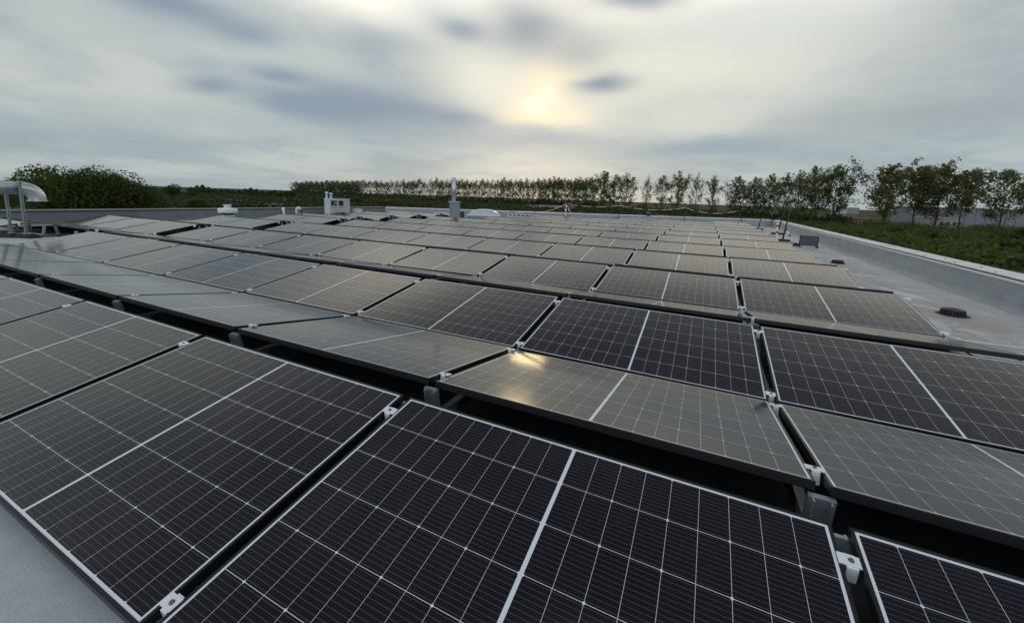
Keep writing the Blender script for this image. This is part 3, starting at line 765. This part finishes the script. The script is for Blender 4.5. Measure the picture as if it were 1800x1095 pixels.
PD = [poplar_meshes(21, 28, 17, 5800, (.7, 1, 1.7), POPL, .9, .10), poplar_meshes(22, 28, 15.5, 5000, (.4, 1, 1.8), POPL, .85, .2), poplar_meshes(23, 28, 18, 5200, (.5, 1, 1.6), POPL, .85, .14)]
# (column, top, width factor, variant, depth, label)
right = [(1560, 291, 1.00, PD[0], 185, 'broad poplar first right of the gap, with a dense leaning top'),
         (1610, 294, .92, PD[1], 185, 'poplar second right of the gap, partly merged with its neighbours'),
         (1650, 291, 1.0, PD[0], 183, 'tall full poplar third right of the gap'),
         (1692, 301, .85, PD[1], 186, 'narrower poplar fourth right of the gap before the warehouse'),
         (1765, 301, 1.0, PD[2], 170, 'wide open poplar at the right edge in front of the grey warehouse')]
left = [(1466, 292, .80, PD[0], 200), (1428, 294, .85, PV[2], 205), (1402, 300, .8, PV[0], 215), (1378, 304, .8, PV[1], 225), (1352, 307, .9, PV[2], 235),
        (1326, 313, .95, PV[2], 245), (1292, 311, .95, PV[2], 250), (1252, 309, .8, PV[1], 262), (1222, 305, .8, PV[3], 262), (1190, 302, 1.0, PV[0], 270),
        (1162, 309, .85, PV[1], 285), (1136, 309, .75, PV[3], 290), (1100, 305, .9, PV[0], 285), (1080, 306, .8, PV[1], 285), (1060, 302, 1.1, PV[2], 285)]
def place(u, top, wf, ms, dp, lab, grp):
    hgt = ztop(u, top, dp)-GZ
    s_ = hgt/28.0
    plant('poplar_tree', ms, at(u, dp), (s_*wf, s_*wf, s_), rnd.uniform(0, 6.28), lab, 'poplar tree', grp)
for u, top, wf, ms, dp, lab in right: place(u, top, wf, ms, dp, lab, 'poplars right of the gap')
for n_, (u, top, wf, ms, dp) in enumerate(left):
    place(u, top, wf, ms, dp, 'poplar of the nearer row, %s to the left of the gap' % ORD[n_], 'poplars left of the gap')
u = 1036
while u > 520:
    f = (1036-u)/516
    dp = 400+260*f; top = 312.5+6.5*f+rnd.gauss(0, 1.2)
    place(u, top, rnd.uniform(.85, 1.2) if u > 640 else 1.4, rnd.choice([PV[0], PV[1], PV[3], PV[1]]) if u > 640 else PV[2], dp,
          'slender half bare poplar in the long far row', 'poplars of the long far row')
    u -= rnd.uniform(7.5, 11) if u > 640 else 9
# scrub that closes the view under the far row
def scrub(name, cols, n, m, ls, seed, kind='stuff'):
    rs = random.Random(seed); o = MB()
    for k in range(n):
        i = rs.random()*(len(cols)-1); a = int(i); f = i-a
        c0, c1 = cols[a], cols[a+1]
        u_ = c0[0]+(c1[0]-c0[0])*f; dp = (c0[1]+(c1[1]-c0[1])*f)*rs.uniform(.97, 1.08); hh = c0[2]+(c1[2]-c0[2])*f
        p = at(u_, dp); wob = .72+.28*math.sin(u_*.11)*math.sin(u_*.037+1)+.14*math.sin(u_*.6)
        p.z = GZ+hh*wob*rs.random()**.75
        leaf(o, p, ls, rs)
    return tag(o.build(name, m), kind=kind)
scrub('far_woodland', [(330, 520, 11), (400, 560, 8.5), (470, 560, 8.5), (520, 600, 10), (700, 560, 9), (900, 480, 8), (1060, 380, 7.5)], 15000, WLEAF, 2.2, 5)
scrub('scrub_belt', [(1050, 340, 6.2), (1180, 290, 5.6), (1300, 260, 6.4), (1420, 225, 6.6), (1500, 205, 5)], 12000, DLEAF, 1.2, 6)
def undergrowth(name, u0, u1, d0, d1, n, hmin, hmax, m, ls, seed):
    rs = random.Random(seed); o = MB()
    for k in range(n//14):
        u_ = rs.uniform(u0, u1); dp = d0+(d1-d0)*rs.random()**1.4
        p = at(u_, dp); hh = rs.uniform(hmin, hmax); rr = hh*rs.uniform(.8, 1.6)
        for q in range(14):
            leaf(o, Vector((p.x+rs.gauss(0, rr*.5), p.y+rs.gauss(0, rr*.5), GZ+.1+hh*rs.random())), ls, rs)
    return tag(o.build(name, m), kind='stuff')
undergrowth('undergrowth', 1120, 1900, 60, 250, 17000, .7, 2.8, GLEAF, .9, 8)
undergrowth('dark_undergrowth', 1120, 1900, 60, 250, 17000, .6, 2.8, DLEAF, .9, 18)
undergrowth('low_scrub', 300, 1120, 150, 480, 26000, 1.2, 3.6, WLEAF, 1.6, 9)
# single shrubs and hedge bushes nearer the building
BV = [bush_meshes(31, 5, 6.5, 2600, GLEAF, .42), bush_meshes(32, 4.2, 6, 2300, DLEAF, .42), bush_meshes(33, 5, 5.5, 2300, GLEAF, .4), bush_meshes(34, 4.5, 6.5, 2300, YLEAF, .45)]
def bush(u, dp, v, ms, base_h, wf, lab, grp='shrubs between the building and the poplars'):
    s_ = (ztop(u, v, dp)-GZ)/base_h
    plant('shrub', ms, at(u, dp), (s_*wf, s_*wf, s_), rnd.uniform(0, 6.28), lab, 'shrub', grp)
HB = [5, 4.2, 5, 4.5]
sh = 'green shrub in the hedge behind the right parapet'
for u, dp, v, i, wf in [(1790, 78, 418, 1, 1.7), (1730, 80, 424, 0, 1.5), (1690, 74, 428, 0, 1.6), (1640, 88, 418, 2, 1.5), (1600, 92, 412, 0, 1.6), (1560, 100, 412, 1, 1.6), (1525, 108, 402, 2, 1.5),
                        (1760, 66, 440, 0, 1.6), (1800, 62, 448, 1, 1.6), (1480, 122, 402, 0, 1.5), (1445, 135, 398, 1, 1.5), (1410, 150, 390, 2, 1.5), (1370, 160, 384, 0, 1.5), (1330, 175, 380, 1, 1.6), (1290, 190, 378, 2, 1.5), (1585, 130, 396, 1, 1.4), (1650, 125, 402, 1, 1.3), (1240, 205, 376, 0, 1.6), (1190, 215, 374, 1, 1.7), (1140, 225, 372, 2, 1.6), (1815, 110, 395, 1, 1.5)]:
    bush(u, dp, v, BV[i], HB[i], wf, sh, 'hedge shrubs behind the right parapet')
for u, dp, v, i, wf, lab in [(672, 240, 348, 3, 1.9, 'yellowish shrub right of the cabinet flues beyond the roof'), (545, 230, 355, 3, 1.5, 'yellow green shrub just left of the cabinet'), (523, 235, 350, 1, 1.4, 'dark round shrub left of the cabinet'),
                         (765, 250, 360, 3, 1.5, 'yellowish low shrub left of the chimney'), (720, 260, 352, 2, 1.8, 'green shrub between the yellowish shrubs'), (820, 250, 358, 2, 1.8, 'green shrub behind the skylight dome'),
                         (610, 260, 343, 1, 2.0, 'dark shrub behind the cabinet flues'), (450, 190, 352, 1, 1.6, 'dark shrub between the two far roofs'), (432, 180, 354, 0, 1.3, 'green shrub right of the white far shed'),
                         (375, 170, 348, 1, 1.8, 'dark shrub behind the white far shed'), (345, 150, 345, 0, 1.6, 'green shrub right of the big left trees'), (895, 260, 360, 1, 1.7, 'dark shrub right of the skylight dome'),
                         (960, 270, 362, 0, 1.8, 'green shrub left of the barrier trestle'), (1030, 270, 364, 1, 1.8, 'dark shrub right of the barrier trestle'), (1090, 250, 367, 2, 1.7, 'green shrub behind the middle thin post')]:
    bush(u, dp, v, BV[i], HB[i], wf, lab)
# the big trees on the left and round trees farther off
TV = [bush_meshes(41, 13, 15, 9000, DLEAF, .5, 16), bush_meshes(42, 13, 14, 9000, GLEAF, .5, 16), bush_meshes(43, 13, 12, 3200, DLEAF, .7, 8)]
for u, dp, v, i, wf, lab in [(70, 92, 305, 0, .85, 'dark spreading tree just right of the air duct'), (120, 90, 288, 1, .95, 'tallest of the dense dark trees on the left'), (175, 94, 292, 0, .95, 'dense tree right of the tallest one on the left'),
                             (222, 98, 303, 1, .9, 'dense tree on the right slope of the left clump'), (262, 100, 320, 0, .8, 'low tree at the right end of the left clump'), (8, 100, 322, 1, .9, 'low dark tree behind the air duct')]:
    s_ = (ztop(u, v, dp)-GZ)/11.4
    plant('broad_tree', TV[i], at(u, dp), (s_*wf, s_*wf, s_), rnd.uniform(0, 6.28), lab, 'tree', 'big trees on the left')
for u, dp, v, lab in [(305, 260, 322, 'small round tree right of the left clump'), (362, 420, 331, 'far round tree above the white shed'),
                      (338, 300, 335, 'low round tree left of the far round tree'), (392, 430, 338, 'low far tree just right of the far round tree'), (418, 470, 339, 'far tree above the gap between the sheds'),
                      (446, 440, 339, 'far tree left above the dark roofed shed'), (470, 420, 338, 'far tree above the middle of the dark roofed shed'), (492, 400, 336, 'far tree right above the dark roofed shed'), (510, 390, 333, 'far tree at the left end of the long poplar row')]:
    s_ = (ztop(u, v, dp)-GZ)/11.4
    plant('round_tree', TV[2], at(u, dp), (s_*1.25, s_*1.25, s_), rnd.uniform(0, 6.28), lab, 'tree', 'round trees far left')
# buildings beyond
WALLG = mat('grey trapezoid cladding', (.24, .25, .265), .6, .2, var=.08, vscale=.3); ROOFD = mat('dark roofing', (.13, .135, .14), .7, var=.15, vscale=.2)
ROOFW = mat('pale roofing', (.50, .51, .50), .6, var=.1, vscale=.3); WALLW = mat('white render', (.62, .62, .60), .7, var=.06, vscale=.3); WALLT = mat('tan render', (.36, .33, .29), .8, var=.1, vscale=.3)
GLASSD = mat('dark window glass', (.03, .035, .04), .15)
def building(u0, u1, dp, vtop, deep, name, label, cat, wm, rm_, nwin=0, floors=1, rib=0, band=None, slope=0.0):
    a, b = at(u0, dp), at(u1, dp); d = b-a; L = d.length; ang_ = math.atan2(d.y, d.x)
    H = ztop((u0+u1)/2, vtop, dp)-GZ
    t = thing(name, label, cat, a, ang_)
    MB().box(0, L, 0, deep, 0, H-.3).build('wall', wm, t)
    rf = MB()
    if slope: rf.add([(-.6, -.6, H-.299), (L+.6, -.6, H-.299), (L+.6, deep+.6, H-.299), (-.6, deep+.6, H-.299), (-.6, deep*.5, H+slope), (L+.6, deep*.5, H+slope)], [(0, 1, 5, 4), (2, 3, 4, 5), (0, 4, 3), (1, 2, 5), (3, 2, 1, 0)])
    else: rf.box(-.25, L+.25, -.25, deep+.25, H-.299, H)
    rf.build('roof', rm_, t)
    if rib:
        r_ = MB()
        for k in range(1, int(L/rib)): r_.box(k*rib-.12, k*rib+.12, -.12, -.002, .3, H-.45)
        r_.build('cladding_rib', ROOFD, t)['kind'] = 'stuff'
    if band: MB().box(.2, L-.2, -.08, -.003, H-1.9, H-1.0).build('band', band, t)
    for fl in range(floors):
        for k in range(nwin):
            x0 = L*(k+.25)/nwin; z0 = (H-1)*(fl+.3)/floors
            MB().box(x0, x0+L*.5/nwin, -.05, -.004, z0, z0+(H-1)*.4/floors).build('window', GLASSD, t)
    return t
building(1682, 1900, 240, 369, 40, 'warehouse', 'long low grey warehouse behind the poplars at the right edge', 'warehouse', WALLG, ROOFD, rib=6)
building(1500, 1526, 230, 381, 10, 'low_building', 'low pale building with a dull red band seen in the gap', 'building', WALLT, ROOFD, nwin=4, band=mat('faded red band', (.24, .06, .07), .7))
building(1476, 1490, 640, 361, 16, 'apartment_block', 'pale apartment block left in the gap between the poplars', 'building', WALLW, ROOFW, nwin=4, floors=4)
building(1492, 1512, 700, 365, 16, 'apartment_block', 'lower pale apartment block right in the gap between the poplars', 'building', WALLT, ROOFW, nwin=5, floors=3)
building(1655, 1690, 215, 383, 12, 'shed', 'small tan shed behind the third poplar right of the gap', 'shed', WALLT, ROOFW, nwin=3)
building(396, 432, 230, 352.5, 7, 'shed', 'far shed with a pale pitched roof left of the fan', 'shed', WALLW, ROOFW, slope=.5)
building(458, 505, 175, 361.5, 12, 'shed', 'long far shed with a dark roof left of the cabinet', 'shed', WALLT, ROOFD, slope=.8)
building(925, 1010, 330, 362, 10, 'low_building', 'long pale low building behind the trestle half hidden by shrubs', 'building', WALLT, ROOFW, nwin=9)
# blue cabin by the far parapet and the far lattice mast
t = thing('blue_barrel', 'small blue barrel standing on the far parapet', 'barrel', (-3.75, wally(-3.75)+.17, WH+.012))
BLUEP = mat('blue plastic', (.03, .06, .16), .45)
MB().lathe([(.0001, 0), (.12, 0), (.135, .02), (.145, .14), (.135, .25), (.11, .275), (.0001, .28)], n=20).build('body', BLUEP, t, True)
MB().lathe([(.149, .09), (.153, .10), (.149, .11)], n=20).build('hoop', BLUEP, t, True); MB().lathe([(.149, .17), (.153, .18), (.149, .19)], n=20).build('hoop', BLUEP, t, True)
p = at(1384, 420); Hm = ztop(1384, 345, 420)-GZ
t = thing('lattice_mast', 'thin far lattice mast seen between the poplars', 'mast', p)
o = MB()
for sx_, sy_ in ((1, 1), (1, -1), (-1, -1), (-1, 1)): o.bar((sx_*1.6, sy_*1.6, 0), (sx_*.25, sy_*.25, Hm), .22)
for k in range(8):
    f0, f1 = k/8, (k+1)/8; w0, w1 = 1.6-1.35*f0, 1.6-1.35*f1
    for s_ in (1, -1): o.bar((w0*s_, w0, Hm*f0), (-w1*s_, w1, Hm*f1), .14); o.bar((w0, w0*s_, Hm*f0), (w1, -w1*s_, Hm*f1), .14)
o.build('lattice', mat('blue grey steel', (.20, .25, .29), .6), t)
MB().box(-4, 4, -.25, .25, Hm*.42, Hm*.42+.5).build('cross_arm', mat('blue grey steel'), t)
